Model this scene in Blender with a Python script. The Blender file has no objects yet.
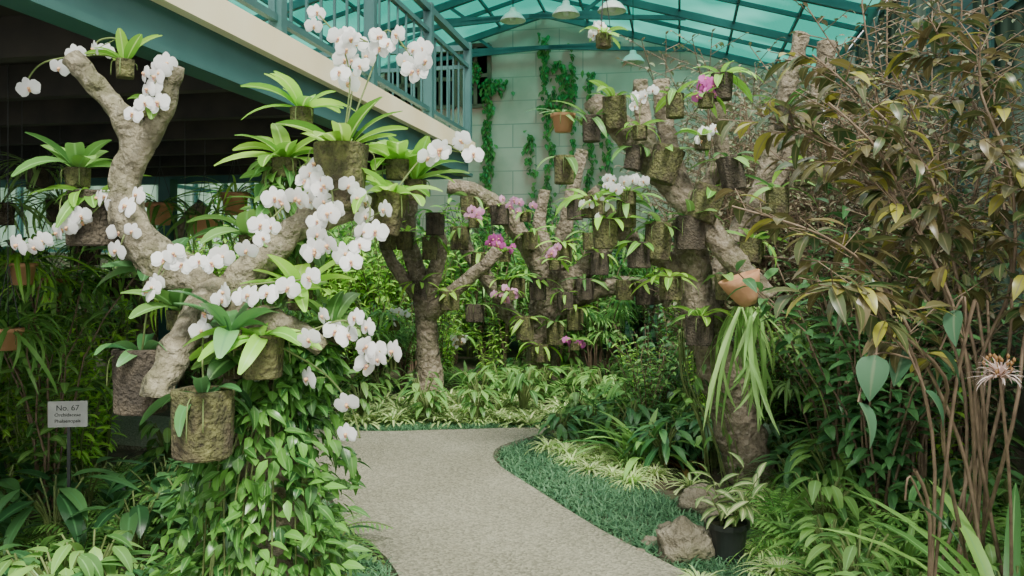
import bpy, math, random
from mathutils import Vector, Matrix, noise
R=random.Random(11)
pi=math.pi
FP=850.0; CX=512.0; HY=260.0; EH=1.6
def at(px,py,d): return Vector(((px-CX)*d/FP, d, EH+(HY-py)*d/FP))
def gr(px,py):
    d=EH*FP/(py-HY); return Vector(((px-CX)*d/FP,d,0))
def gy(px,Y): return Vector(((px-CX)*Y/FP,Y,0))
YAW=math.atan(168/850); cs,sn=math.cos(YAW),math.sin(YAW)
def B(u,v,z=0): return Vector((u*cs+v*sn,-u*sn+v*cs,z))
def T(p): return Matrix.Translation(p)
def RX(a): return Matrix.Rotation(a,4,'X')
def RY(a): return Matrix.Rotation(a,4,'Y')
def RZ(a): return Matrix.Rotation(a,4,'Z')
COL=bpy.context.scene.collection

# ---------------- materials ----------------
def newmat(n):
    m=bpy.data.materials.new(n); m.use_nodes=True
    nt=m.node_tree; nt.nodes.clear()
    return m,nt
def N(nt,t,**k):
    n=nt.nodes.new(t)
    for a,b in k.items(): setattr(n,a,b)
    return n
def mixc(nt,fac,a,b):
    n=N(nt,'ShaderNodeMix',data_type='RGBA')
    for s,v in ((n.inputs[0],fac),(n.inputs[6],a),(n.inputs[7],b)):
        if isinstance(v,(int,float)): s.default_value=v
        elif isinstance(v,tuple): s.default_value=(*v,1) if len(v)==3 else v
        else: nt.links.new(v,s)
    return n.outputs[2]
def ramp(nt,src,p0,p1,c0=(0,0,0),c1=(1,1,1)):
    n=N(nt,'ShaderNodeValToRGB'); e=n.color_ramp.elements
    e[0].position=p0;e[1].position=p1;e[0].color=(*c0,1);e[1].color=(*c1,1)
    nt.links.new(src,n.inputs[0]); return n.outputs[0]
GAIN=1.85
def leafmat(name,c1,c2,rib=None,edge=None,rough=.42,tr=.3,c3=None,gain=None,spec=.5):
    g=GAIN if gain is None else gain
    def G(c): return None if c is None else tuple(min(.92,x*g) for x in c)
    c1,c2,rib,c3=G(c1),G(c2),G(rib),G(c3)
    if edge: edge=tuple(min(.85,x*min(g,1.1)) for x in edge)
    m,nt=newmat(name)
    v=N(nt,'ShaderNodeAttribute',attribute_name='var').outputs['Fac']
    md=N(nt,'ShaderNodeAttribute',attribute_name='mid').outputs['Fac']
    col=mixc(nt,v,c1,c2)
    if c3: col=mixc(nt,ramp(nt,v,.82,.86),col,c3)
    oi=N(nt,'ShaderNodeObjectInfo').outputs['Random']
    hv=N(nt,'ShaderNodeHueSaturation')
    mr=N(nt,'ShaderNodeMapRange'); mr.inputs[3].default_value=.75 if g>1 else .97; mr.inputs[4].default_value=1.35 if g>1 else 1.02
    nt.links.new(oi,mr.inputs[0]); nt.links.new(mr.outputs[0],hv.inputs['Value'])
    nt.links.new(col,hv.inputs['Color']); col=hv.outputs[0]
    if rib: col=mixc(nt,ramp(nt,md,.04,.16,(1,1,1),(0,0,0)),col,rib)
    if edge: col=mixc(nt,ramp(nt,md,.55,.68),col,edge)
    p=N(nt,'ShaderNodeBsdfPrincipled'); p.inputs['Roughness'].default_value=rough
    p.inputs['Specular IOR Level'].default_value=spec
    nt.links.new(col,p.inputs['Base Color'])
    t=N(nt,'ShaderNodeBsdfTranslucent'); nt.links.new(col,t.inputs[0])
    mx=N(nt,'ShaderNodeMixShader'); mx.inputs[0].default_value=tr
    nt.links.new(p.outputs[0],mx.inputs[1]); nt.links.new(t.outputs[0],mx.inputs[2])
    o=N(nt,'ShaderNodeOutputMaterial'); nt.links.new(mx.outputs[0],o.inputs[0])
    return m
def solid(name,c1,c2=None,scale=6,rough=.7,bump=0,c3=None,bscale=None,metal=0,detail=6,lo=.35,hi=.65,c4=None,bd=.02):
    m,nt=newmat(name)
    p=N(nt,'ShaderNodeBsdfPrincipled'); p.inputs['Roughness'].default_value=rough; p.inputs['Metallic'].default_value=metal
    tc=N(nt,'ShaderNodeTexCoord').outputs['Object']
    nz=N(nt,'ShaderNodeTexNoise'); nz.inputs['Scale'].default_value=scale; nz.inputs['Detail'].default_value=detail
    nt.links.new(tc,nz.inputs[0])
    col=mixc(nt,ramp(nt,nz.outputs[0],lo,hi),c1,c2 or c1)
    if c3:
        n3=N(nt,'ShaderNodeTexNoise'); n3.inputs['Scale'].default_value=scale*.4; nt.links.new(tc,n3.inputs[0])
        col=mixc(nt,ramp(nt,n3.outputs[0],.48,.68),col,c3)
    if c4:
        n4=N(nt,'ShaderNodeTexNoise'); n4.inputs['Scale'].default_value=scale*3; n4.inputs['Detail'].default_value=8; nt.links.new(tc,n4.inputs[0])
        col=mixc(nt,ramp(nt,n4.outputs[0],.5,.75),col,c4)
    nt.links.new(col,p.inputs['Base Color'])
    if bump:
        nb=N(nt,'ShaderNodeTexNoise'); nb.inputs['Scale'].default_value=bscale or scale*4; nb.inputs['Detail'].default_value=8
        nt.links.new(tc,nb.inputs[0])
        b=N(nt,'ShaderNodeBump'); b.inputs['Strength'].default_value=bump; b.inputs['Distance'].default_value=bd
        nt.links.new(nb.outputs[0],b.inputs['Height']); nt.links.new(b.outputs[0],p.inputs['Normal'])
    o=N(nt,'ShaderNodeOutputMaterial'); nt.links.new(p.outputs[0],o.inputs[0])
    return m
def glassy(name,col1,col2,scale,mixd=.25,light=None):
    m,nt=newmat(name)
    tc=N(nt,'ShaderNodeTexCoord').outputs['Object']
    w=N(nt,'ShaderNodeTexWave'); w.bands_direction='Y'; w.inputs['Scale'].default_value=scale; w.inputs['Distortion'].default_value=.3
    nt.links.new(tc,w.inputs[0])
    nz=N(nt,'ShaderNodeTexNoise'); nz.inputs['Scale'].default_value=.7; nt.links.new(tc,nz.inputs[0])
    c=mixc(nt,ramp(nt,w.outputs[1],.3,.7),col1,col2)
    c=mixc(nt,ramp(nt,nz.outputs[0],.45,.7),c,light or tuple(min(1,x*1.25+.1) for x in col2))
    a=N(nt,'ShaderNodeBsdfTransparent'); nt.links.new(c,a.inputs[0])
    b=N(nt,'ShaderNodeBsdfTranslucent'); nt.links.new(c,b.inputs[0])
    mx=N(nt,'ShaderNodeMixShader'); mx.inputs[0].default_value=mixd
    nt.links.new(a.outputs[0],mx.inputs[1]); nt.links.new(b.outputs[0],mx.inputs[2])
    o=N(nt,'ShaderNodeOutputMaterial'); nt.links.new(mx.outputs[0],o.inputs[0])
    return m

M={}
M['orchleaf']=leafmat('orchid_leaf',(.06,.16,.025),(.19,.37,.045),rib=(.2,.4,.1),tr=.35)
M['brightleaf']=leafmat('bright_leaf',(.08,.22,.025),(.25,.43,.055),rib=(.35,.5,.15),tr=.4)
M['midleaf']=leafmat('mid_leaf',(.03,.095,.022),(.14,.26,.06),rib=(.15,.3,.1))
M['darkleaf']=leafmat('dark_leaf',(.015,.055,.02),(.065,.16,.05),rib=(.06,.16,.06),rough=.3,tr=.2)
M['fern']=leafmat('fern_leaf',(.06,.17,.035),(.17,.33,.075),tr=.35)
M['vari']=leafmat('variegated_leaf',(.16,.32,.07),(.28,.42,.10),edge=(.80,.82,.50),tr=.3)
M['brom']=leafmat('bromeliad_leaf',(.14,.24,.07),(.36,.41,.18),rib=(.50,.50,.28),edge=(.14,.25,.08),tr=.3)
M['bronze']=leafmat('bronze_leaf',(.03,.075,.022),(.15,.10,.045),rib=(.18,.16,.08),rough=.33,c3=(.26,.25,.04),tr=.28,gain=1.25)
M['greyleaf']=leafmat('grey_leaf',(.03,.085,.04),(.055,.12,.065),rib=(.12,.18,.10),rough=.6,tr=.1,gain=1.05,spec=.25)
M['red']=leafmat('red_leaf',(.20,.07,.04),(.22,.16,.05),tr=.3)
M['mondo']=leafmat('mondo_leaf',(.03,.095,.045),(.10,.21,.10),rough=.5,tr=.2)
M['vine']=leafmat('vine_leaf',(.012,.05,.012),(.085,.21,.035),rib=(.12,.24,.07),rough=.32,tr=.22,gain=1.55)
M['dry']=leafmat('dry_leaf',(.14,.11,.07),(.08,.12,.05),tr=.2)
M['stag']=leafmat('staghorn_leaf',(.16,.32,.08),(.27,.42,.14),tr=.3)
M['petal']=leafmat('white_petal',(.90,.88,.88),(.98,.96,.97),rough=.6,tr=.35,gain=1)
M['pink']=leafmat('pink_petal',(.72,.3,.55),(.85,.5,.72),rough=.6,tr=.35,gain=1)
M['mag']=leafmat('magenta_petal',(.55,.08,.4),(.75,.2,.6),rough=.6,tr=.3,gain=1)
M['palepink']=leafmat('pale_pink_petal',(.85,.62,.60),(.92,.80,.76),rough=.6,tr=.3,gain=1)
M['lip']=solid('orchid_lip',(.6,.2,.3),(.8,.6,.15),scale=60)
M['stem']=solid('green_stem',(.10,.15,.04),(.17,.22,.07),scale=20)
M['twig']=solid('brown_twig',(.12,.08,.05),(.22,.155,.10),scale=20)
M['bark']=solid('tree_bark',(.12,.105,.07),(.34,.295,.20),scale=11,rough=.95,bump=1,c3=(.15,.145,.075),bscale=24,c4=(.40,.355,.26),bd=.07)
M['barkfar']=solid('tree_bark_tan',(.13,.105,.07),(.32,.26,.185),scale=9,rough=.95,bump=1,c3=(.15,.14,.08),bscale=18,c4=(.38,.32,.25),bd=.08)
M['cut']=solid('cut_wood',(.20,.17,.12),(.36,.31,.23),scale=14,rough=.9,bump=.6)
M['moss']=solid('mossy_log',(.07,.07,.028),(.17,.17,.06),scale=22,rough=.95,bump=1,c3=(.085,.065,.04),bscale=60,bd=.03,c4=(.05,.04,.025))
M['darkpot']=solid('dark_wood_pot',(.045,.036,.026),(.11,.088,.06),scale=18,rough=.9,bump=1,bd=.03)
M['terra']=solid('terracotta',(.45,.22,.11),(.55,.30,.16),scale=8,rough=.85,bump=.2)
M['black']=solid('black_plastic',(.012,.016,.014),(.025,.03,.028),scale=4,rough=.45)
M['soil']=solid('soil',(.05,.04,.025),(.11,.09,.055),scale=8,rough=1,bump=.8,c3=(.05,.08,.025))
M['rock']=solid('rock',(.18,.155,.105),(.38,.335,.25),scale=7,rough=.95,bump=1,c3=(.16,.155,.08),bd=.06)
M['teal']=solid('teal_steel_paint',(.03,.105,.10),(.045,.135,.125),scale=3,rough=.5)
M['bluesteel']=solid('blue_grey_steel_paint',(.045,.12,.14),(.07,.16,.18),scale=3,rough=.5)
M['cream']=solid('cream_paint',(.90,.77,.48),(.95,.86,.60),scale=2,rough=.7)
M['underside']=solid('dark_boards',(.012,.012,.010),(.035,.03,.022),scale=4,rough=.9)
M['white']=solid('white_enamel',(.8,.8,.76),(.86,.86,.82),scale=4,rough=.4)
M['plate']=solid('weathered_plate',(.34,.34,.32),(.45,.45,.42),scale=14,rough=.6)
M['browntrim']=solid('brown_window_paint',(.16,.09,.06),(.22,.13,.09),scale=4,rough=.6)
M['roof']=glassy('teal_roof_sheet',(.006,.15,.11),(.028,.27,.205),6.0,.35,light=(.075,.38,.30))
M['clear']=glassy('unseen_clear_roof',(.86,.88,.87),(.9,.93,.92),2.0,.1)
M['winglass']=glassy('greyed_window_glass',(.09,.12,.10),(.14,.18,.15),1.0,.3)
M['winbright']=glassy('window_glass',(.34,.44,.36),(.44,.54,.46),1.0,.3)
def pathmat():
    m,nt=newmat('aggregate_path')
    p=N(nt,'ShaderNodeBsdfPrincipled'); p.inputs['Roughness'].default_value=.85
    tc=N(nt,'ShaderNodeTexCoord').outputs['Object']
    vo=N(nt,'ShaderNodeTexVoronoi'); vo.inputs['Scale'].default_value=70; nt.links.new(tc,vo.inputs[0])
    sp=N(nt,'ShaderNodeSeparateColor'); nt.links.new(vo.outputs['Color'],sp.inputs[0])
    c=mixc(nt,sp.outputs[0],(.13,.125,.085),(.42,.395,.29))
    nz=N(nt,'ShaderNodeTexNoise'); nz.inputs['Scale'].default_value=1.3; nz.inputs['Detail'].default_value=6; nt.links.new(tc,nz.inputs[0])
    dk=mixc(nt,ramp(nt,nz.outputs[0],.35,.7),(.19,.185,.13),(.32,.31,.235))
    c=mixc(nt,.4,c,dk)
    nt.links.new(c,p.inputs['Base Color'])
    b=N(nt,'ShaderNodeBump'); b.inputs['Strength'].default_value=.8; b.inputs['Distance'].default_value=.012
    nt.links.new(vo.outputs['Distance'],b.inputs['Height']); nt.links.new(b.outputs[0],p.inputs['Normal'])
    o=N(nt,'ShaderNodeOutputMaterial'); nt.links.new(p.outputs[0],o.inputs[0]); return m
M['path']=pathmat()
def blockmat():
    m,nt=newmat('concrete_blocks')
    p=N(nt,'ShaderNodeBsdfPrincipled'); p.inputs['Roughness'].default_value=.9
    tc=N(nt,'ShaderNodeTexCoord').outputs['Object']
    s=N(nt,'ShaderNodeSeparateXYZ'); nt.links.new(tc,s.inputs[0])
    c=N(nt,'ShaderNodeCombineXYZ'); nt.links.new(s.outputs[0],c.inputs[0]); nt.links.new(s.outputs[2],c.inputs[1])
    br=N(nt,'ShaderNodeTexBrick'); br.inputs['Scale'].default_value=1
    br.inputs['Brick Width'].default_value=1.0; br.inputs['Row Height'].default_value=.5; br.inputs['Mortar Size'].default_value=.012
    br.inputs['Color1'].default_value=(.74,.50,.44,1); br.inputs['Color2'].default_value=(.84,.57,.50,1); br.inputs['Mortar'].default_value=(.50,.35,.31,1)
    nt.links.new(c.outputs[0],br.inputs[0])
    nz=N(nt,'ShaderNodeTexNoise'); nz.inputs['Scale'].default_value=1.0; nz.inputs['Detail'].default_value=8; nt.links.new(tc,nz.inputs[0])
    cc=mixc(nt,ramp(nt,nz.outputs[0],.42,.75),br.outputs[0],(.46,.33,.27))
    nt.links.new(cc,p.inputs['Base Color'])
    o=N(nt,'ShaderNodeOutputMaterial'); nt.links.new(p.outputs[0],o.inputs[0]); return m
M['block']=blockmat()
M['oldwall']=solid('old_mossy_render',(.07,.08,.05),(.14,.14,.09),scale=2,rough=.95)

# ---------------- mesh builder ----------------
def prof(s,t):
    if s=='strap': return (.45+.55*min(1,t*3))*(1-t**6)
    if s=='lance': return max(0,math.sin(pi*min(1,t**.85)))**.85
    if s=='tongue': return max(0,math.sin(pi*min(1,(t*.92+.06))))**.55
    if s=='ovate': return max(0,math.sin(pi*t**.65))**.9
    if s=='oval': return (max(0,math.sin(pi*(t*.94+.03))))**.6
    if s=='round': return (max(0,math.sin(pi*(t**1.1*.95+.04))))**.5
    if s=='blade': return (1-t)**.7
    return 1
class MB:
    def __init__(s): s.v=[];s.f=[];s.m=[];s.va=[];s.mi=[];s.sm=[]
    def leaf(s,Mx,L,W,droop=.6,shape='lance',segs=4,fold=.25,var=None,mi=0):
        if var is None: var=R.random()
        b=len(s.v);y=z=0.0
        for i in range(segs+1):
            t=i/segs;w=max(W*prof(shape,t)/2,W*.02);zf=fold*w
            for x,zz,q in ((-w,zf,1),(0,0,0),(w,zf,1)):
                s.v.append(Mx@Vector((x,y,z+zz)));s.va.append(var);s.mi.append(q)
            a=-droop*(t+.5/segs)*1.6
            y+=math.cos(a)*L/segs; z+=math.sin(a)*L/segs
        for i in range(segs):
            k=b+i*3
            s.f.append((k,k+1,k+4,k+3));s.f.append((k+1,k+2,k+5,k+4))
            s.m+= [mi,mi]
    def tube(s,pts,rad,n=8,mi=0,capmi=None,nz=0,nsc=5,smooth=3,var=.5,cap=True):
        P=[Vector(p) for p in pts]; r=list(rad) if isinstance(rad,(list,tuple)) else [rad]*len(P)
        if smooth>1 and len(P)>2:
            Q=[];q=[]
            for i in range(len(P)-1):
                p0=P[max(i-1,0)];p1=P[i];p2=P[i+1];p3=P[min(i+2,len(P)-1)]
                for k in range(smooth):
                    t=k/smooth
                    Q.append(.5*((2*p1)+(p2-p0)*t+(2*p0-5*p1+4*p2-p3)*t*t+(3*p1-p0-3*p2+p3)*t**3))
                    q.append(r[i]*(1-t)+r[i+1]*t)
            Q.append(P[-1]);q.append(r[-1]);P=Q;r=q
        b=len(s.v); prev=None
        for i,p in enumerate(P):
            d=(P[min(i+1,len(P)-1)]-P[max(i-1,0)])
            d=d.normalized() if d.length>1e-9 else Vector((0,0,1))
            if prev is None:
                a=d.cross(Vector((.3,.9,.2)) if abs(d.y)<.9 else Vector((1,0,0))).normalized()
            else:
                a=(prev-d*prev.dot(d)).normalized()
            prev=a;c=d.cross(a)
            for k in range(n):
                th=2*pi*k/n; o=a*math.cos(th)+c*math.sin(th)
                rr=r[i]
                if nz: rr*=1+nz*noise.noise((p+o*r[i])*nsc)+nz*.7*noise.noise((p+o*r[i])*nsc*3)
                s.v.append(p+o*rr);s.va.append(var);s.mi.append(.5)
        for i in range(len(P)-1):
            for k in range(n):
                k2=(k+1)%n
                s.f.append((b+i*n+k,b+i*n+k2,b+(i+1)*n+k2,b+(i+1)*n+k));s.m.append(mi)
        if cap:
            cm=mi if capmi is None else capmi
            s.f.append(tuple(b+k for k in range(n))[::-1]);s.m.append(cm)
            s.f.append(tuple(b+(len(P)-1)*n+k for k in range(n)));s.m.append(cm)
    def lathe(s,pr,n=16,mi=0,Mx=None,nz=0,nsc=8,mis=None,seed=0):
        Mx=Mx or Matrix(); b=len(s.v)
        for (r,z) in pr:
            for k in range(n):
                th=2*pi*k/n; rr=r
                if nz:
                    c_,s_=math.cos(th),math.sin(th)
                    rr*=1+nz*noise.noise(Vector((c_*1.2+seed,s_*1.2,z*1.5)))+nz*.55*noise.noise(Vector((c_*5,s_*5+seed,z*4)))
                s.v.append(Mx@Vector((rr*math.cos(th),rr*math.sin(th),z)));s.va.append(.5);s.mi.append(.5)
        for i in range(len(pr)-1):
            for k in range(n):
                k2=(k+1)%n
                s.f.append((b+i*n+k,b+i*n+k2,b+(i+1)*n+k2,b+(i+1)*n+k));s.m.append(mis[i] if mis else mi)
    def box(s,lo,hi,mi=0,Mx=None):
        Mx=Mx or Matrix();b=len(s.v)
        for x in (lo[0],hi[0]):
            for y in (lo[1],hi[1]):
                for z in (lo[2],hi[2]): s.v.append(Mx@Vector((x,y,z)));s.va.append(.5);s.mi.append(.5)
        for f in ((0,1,3,2),(4,6,7,5),(0,4,5,1),(2,3,7,6),(0,2,6,4),(1,5,7,3)):
            s.f.append(tuple(b+i for i in f));s.m.append(mi)
    def beam(s,p,q,w,h,mi=0):
        p=Vector(p);q=Vector(q);d=q-p;L=d.length
        Mx=T(p)@d.to_track_quat('Y','Z').to_matrix().to_4x4()
        s.box((-w/2,0,-h/2),(w/2,L,h/2),mi,Mx)
    def mesh(s,name,mats,org=None,smooth=True):
        me=bpy.data.meshes.new(name)
        vs=[v-org for v in s.v] if org is not None else s.v
        me.from_pydata([tuple(v) for v in vs],[],s.f)
        for m in mats: me.materials.append(m)
        me.polygons.foreach_set('material_index',s.m)
        me.polygons.foreach_set('use_smooth',[smooth]*len(s.f))
        a=me.attributes.new('var','FLOAT','POINT');a.data.foreach_set('value',[float(x) for x in s.va])
        a=me.attributes.new('mid','FLOAT','POINT');a.data.foreach_set('value',[float(x) for x in s.mi])
        me.update();return me
def obj(name,data,loc=(0,0,0),rot=(0,0,0),sc=1,parent=None,label=None,cat=None,kind=None,group=None):
    o=bpy.data.objects.new(name,data);COL.objects.link(o)
    o.location=loc;o.rotation_euler=rot
    o.scale=(sc,sc,sc) if isinstance(sc,(int,float)) else sc
    if parent: o.parent=parent
    if label:o['label']=label
    if cat:o['category']=cat
    if kind:o['kind']=kind
    if group:o['group']=group
    return o
def bld(name,mb,mats,label,cat,kind=None,group=None,smooth=False,parent=None):
    me=mb.mesh(name,mats,smooth=smooth)
    if parent: return obj(name,me,parent=parent,label=label)
    return obj(name,me,rot=(0,0,-YAW),label=label,cat=cat,kind=kind,group=group)

# ---------------- setting ----------------
mb=MB(); n=40
for i in range(n+1):
    for j in range(n+1):
        mb.v.append(Vector((-9.4+i*13.4/n,-2+j*22/n,0)));mb.va.append(.5);mb.mi.append(.5)
for i in range(n):
    for j in range(n):
        k=i*(n+1)+j;mb.f.append((k,k+n+1,k+n+2,k+1));mb.m.append(0)
bld('floor',mb,[M['soil']],'dark soil floor of the planting beds','floor',kind='structure')

path=[(-.35,-.5),(1.9,-.5),(1.75,1.5),(1.35,3.2),(.85,4.3),(.51,4.95),(.125,5.91),(-.10,6.5),(-.15,6.9),(-.05,7.25),(.3,7.72),(.28,7.95),
 (-.6,7.85),(-1.47,7.8),(-3.0,8.3),(-5.66,9.4),(-5.0,7.9),(-2.6,6.95),(-1.6,6.45),(-1.22,5.67),(-.94,4.95),(-.59,4.3),(-.4,3.2)]
def inpath(x,y,m=0):
    c=False;j=len(path)-1
    for i in range(len(path)):
        xi,yi=path[i];xj,yj=path[j]
        if (yi>y)!=(yj>y) and x<(xj-xi)*(y-yi)/(yj-yi)+xi: c=not c
        j=i
    if c: return True
    if m:
        for k in range(8):
            if inpath(x+m*math.cos(k*pi/4),y+m*math.sin(k*pi/4)): return True
    return False
sp=[]
for i in range(len(path)):
    p0,p1,p2,p3=[Vector((*path[(i+k)%len(path)],0)) for k in (-1,0,1,2)]
    for k in range(4):
        t=k/4; sp.append(.5*((2*p1)+(p2-p0)*t+(2*p0-5*p1+4*p2-p3)*t*t+(3*p1-p0-3*p2+p3)*t**3))
mb=MB();nn=len(sp)
for z in (-.03,.035):
    for p in sp: mb.v.append(Vector((p.x,p.y,z)));mb.va.append(.5);mb.mi.append(.5)
mb.f.append(tuple(range(nn,2*nn)));mb.m.append(0)
for i in range(nn):
    j=(i+1)%nn; mb.f.append((i,j,nn+j,nn+i));mb.m.append(0)
obj('garden_path',mb.mesh('garden_path',[M['path']],smooth=False),label='curving exposed aggregate concrete garden path between the beds',cat='path')

VB=17.8; UR=2.8; UL=-8.4; UA=-2.8
def zr(u): return 6.8-abs(u-UA)*.286
mb=MB()
for dv in (0,.25):
    for (u,z) in ((UL,0),(UR,0),(UR,zr(UR)),(UA,zr(UA)),(UL,zr(UL))):
        mb.v.append(Vector((u,VB+dv,z)));mb.va.append(.5);mb.mi.append(.5)
mb.f+=[(0,1,2,3,4),(9,8,7,6,5)]+[(i,5+i,5+(i+1)%5,(i+1)%5) for i in range(5)]; mb.m+=[0]*7
bld('wall_back',mb,[M['block']],'grey concrete block gable wall','wall',kind='structure')
mb=MB(); mb.box((UR,-1,0),(UR+.15,VB,1.1)); bld('wall_right',mb,[M['oldwall']],'low concrete wall under windows','wall',kind='structure')
mb=MB(); mb.box((UL-.15,-1,0),(UL,VB,1.7)); bld('wall_left',mb,[M['oldwall']],'dark weathered side wall','wall',kind='structure')
wi=1
for k in range(9):
    v0=-.6+k*2.05
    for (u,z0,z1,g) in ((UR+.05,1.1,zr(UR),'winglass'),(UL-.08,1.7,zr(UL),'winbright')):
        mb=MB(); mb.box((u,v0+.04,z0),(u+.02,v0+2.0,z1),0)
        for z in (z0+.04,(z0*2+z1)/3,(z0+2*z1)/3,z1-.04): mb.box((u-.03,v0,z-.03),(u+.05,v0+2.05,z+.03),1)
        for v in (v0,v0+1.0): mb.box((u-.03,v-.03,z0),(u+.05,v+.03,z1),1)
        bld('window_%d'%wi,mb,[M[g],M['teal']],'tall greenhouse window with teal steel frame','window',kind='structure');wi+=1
def slab(u0,u1,v0,v1,mat,label):
    mb=MB()
    for (u,v) in ((u0,v0),(u1,v0),(u1,v1),(u0,v1)):
        mb.v.append(Vector((u,v,zr(u)+.06)));mb.va.append(.5);mb.mi.append(.5)
    mb.f.append((0,1,2,3));mb.m.append(0)
    return bld('ceiling',mb,[M[mat]],label,'roof',kind='structure')
for a,b_ in ((UL,UA),(UA,UR)):
    slab(a,b_,-1,11.2,'clear','unseen near part of the roof, made clear to let in neutral light')  # out-of-view section, glazed clear so untinted daylight reaches the plants
    slab(a,b_,11.2,VB,'roof','translucent teal corrugated roof sheeting')
for v in (3,6,9,11,13,15.3,17.6):
    mb=MB()
    for sgn,ue in ((1,UR),(-1,UL)):
        mb.beam((UA,v,zr(UA)-.05),(ue,v,zr(ue)-.05),.09,.13)
        mb.beam((UA+sgn*.1,v,zr(UA)-.75),(UA+sgn*2.9,v,zr(UA+sgn*2.9)-.1),.06,.08)
        mb.beam((UA+sgn*1.4,v,zr(UA+sgn*1.4)-.1),(UA+sgn*1.0,v,zr(UA)-.8),.04,.06)
    mb.beam((UA-1.6,v,zr(UA)-.75),(UA+1.6,v,zr(UA)-.75),.06,.08)
    bld('roof_truss',mb,[M['bluesteel']],'blue-grey painted steel roof truss','truss',group='steel roof trusses')
for v in (12,14.1,16.4):
    mb=MB()
    for ue in (UR,UL): mb.beam((UA,v,zr(UA)),(ue,v,zr(ue)),.05,.07)
    bld('roof_rafter',mb,[M['bluesteel']],'thin blue-grey steel rafter under the roof sheets','beam',group='thin roof rafters')
for i,u in enumerate([UA+.02]+[UA+s*k*.93 for k in range(1,7) for s in (1,-1)]):
    mb=MB(); mb.beam((u,-1,zr(u)+.01),(u,VB,zr(u)+.01),.04,.06)
    bld('roof_purlin',mb,[M['bluesteel']],'long blue-grey steel purlin under the roof','beam',group='roof purlins')
for v in (3,6,9,11,13,15.3):
    mb=MB(); mb.box((UR-.16,v-.06,0),(UR-.02,v+.06,zr(UR)))
    bld('steel_post',mb,[M['teal']],'dark teal steel post against the side windows','post',group='side wall posts')
for (u0,u1,z0,z1) in ((-5.4,-4.75,4.9,6.1),(-4.6,-4.0,4.9,6.2),(-6.3,-5.55,4.9,5.9)):
    mb=MB(); mb.box((u0,VB-.04,z0),(u1,VB-.02,z1),0)
    for u in (u0,(u0+u1)/2,u1): mb.box((u-.04,VB-.1,z0),(u+.04,VB-.02,z1),1)
    for z in (z0,(z0+z1)/2,z1): mb.box((u0,VB-.1,z-.04),(u1,VB-.02,z+.04),1)
    bld('window_%d'%wi,mb,[M['winglass'],M['browntrim']],'brown framed window high in the gable wall','window',kind='structure');wi+=1

# ---------------- balcony ----------------
UE=-2.2; VE=8.75; ZD=2.76
bal=obj('balcony',None,rot=(0,0,-YAW),label='raised walkway balcony with teal steel fascia and cream edge',cat='balcony')
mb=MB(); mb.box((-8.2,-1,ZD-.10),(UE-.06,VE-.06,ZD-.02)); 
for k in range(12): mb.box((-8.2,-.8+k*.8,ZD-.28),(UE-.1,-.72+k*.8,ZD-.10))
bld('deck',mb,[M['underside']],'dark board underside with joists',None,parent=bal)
mb=MB(); mb.box((UE-.06,-1,ZD-.25),(UE,VE,ZD-.05)); mb.box((-8.2,VE-.06,ZD-.30),(UE-.06,VE,ZD-.05)); mb.box((UE-.1,-1,ZD-.28),(UE+.04,VE+.03,ZD-.245))
bld('fascia_beam',mb,[M['teal']],None,None,parent=bal)
mb=MB(); mb.box((UE-.1,-1,ZD-.06),(UE+.06,VE+.06,ZD+.09)); mb.box((-8.2,VE-.1,ZD-.06),(UE-.1,VE+.06,ZD+.09))
bld('edge_strip',mb,[M['cream']],'cream painted kerb strip',None,parent=bal)
for (u,v) in ((-5.5,8.4),(-5.5,4.5)):
    mb=MB(); mb.box((u-.07,v-.07,0),(u+.07,v+.07,ZD-.28)); bld('column',mb,[M['teal']],None,None,parent=bal)
rail=obj('balcony_railing',None,loc=B(UE,VE,ZD+.07),rot=(0,0,-YAW),label='teal steel railing with vertical balusters on the balcony edge',cat='railing')
org=Vector((UE,VE,ZD+.07))
def rpart(name,boxes):
    mb=MB()
    for a,b_ in boxes: mb.box(Vector(a)-org,Vector(b_)-org)
    return obj(name,mb.mesh(name,[M['teal']],smooth=False),parent=rail)
zt=ZD+1.08
rpart('top_rail',[((UE-.03,-1,zt-.03),(UE+.03,VE,zt+.03)),((-8.2,VE-.05,zt-.03),(UE-.03,VE,zt+.03))])
rpart('middle_rail',[((UE-.02,-1,zt-.22),(UE+.02,VE,zt-.18)),((-8.2,VE-.04,zt-.22),(UE-.03,VE,zt-.18))])
rpart('bottom_rail',[((UE-.02,-1,ZD+.16),(UE+.02,VE,ZD+.20)),((-8.2,VE-.04,ZD+.16),(UE-.03,VE,ZD+.20))])
for v in (8.72,7.3,5.85,4.4,3.0): rpart('post',[((UE-.04,v-.04,ZD+.07),(UE+.04,v+.03,zt+.05))])
for u in (-4.0,-6.0): rpart('post',[((u-.04,VE-.08,ZD+.07),(u+.04,VE,zt+.05))])
mbb=MB(); mbb.box((-.008,-.008,ZD+.18-org.z),(.008,.008,zt-.2-org.z)); bme=mbb.mesh('baluster',[M['teal']],smooth=False)
v=8.55
while v>3.4:
    obj('baluster',bme,loc=(0,v-VE,0),parent=rail); v-=.21
u=-2.4
while u>-6: obj('baluster',bme,loc=(u-UE,-.03,0),parent=rail); u-=.21

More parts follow.
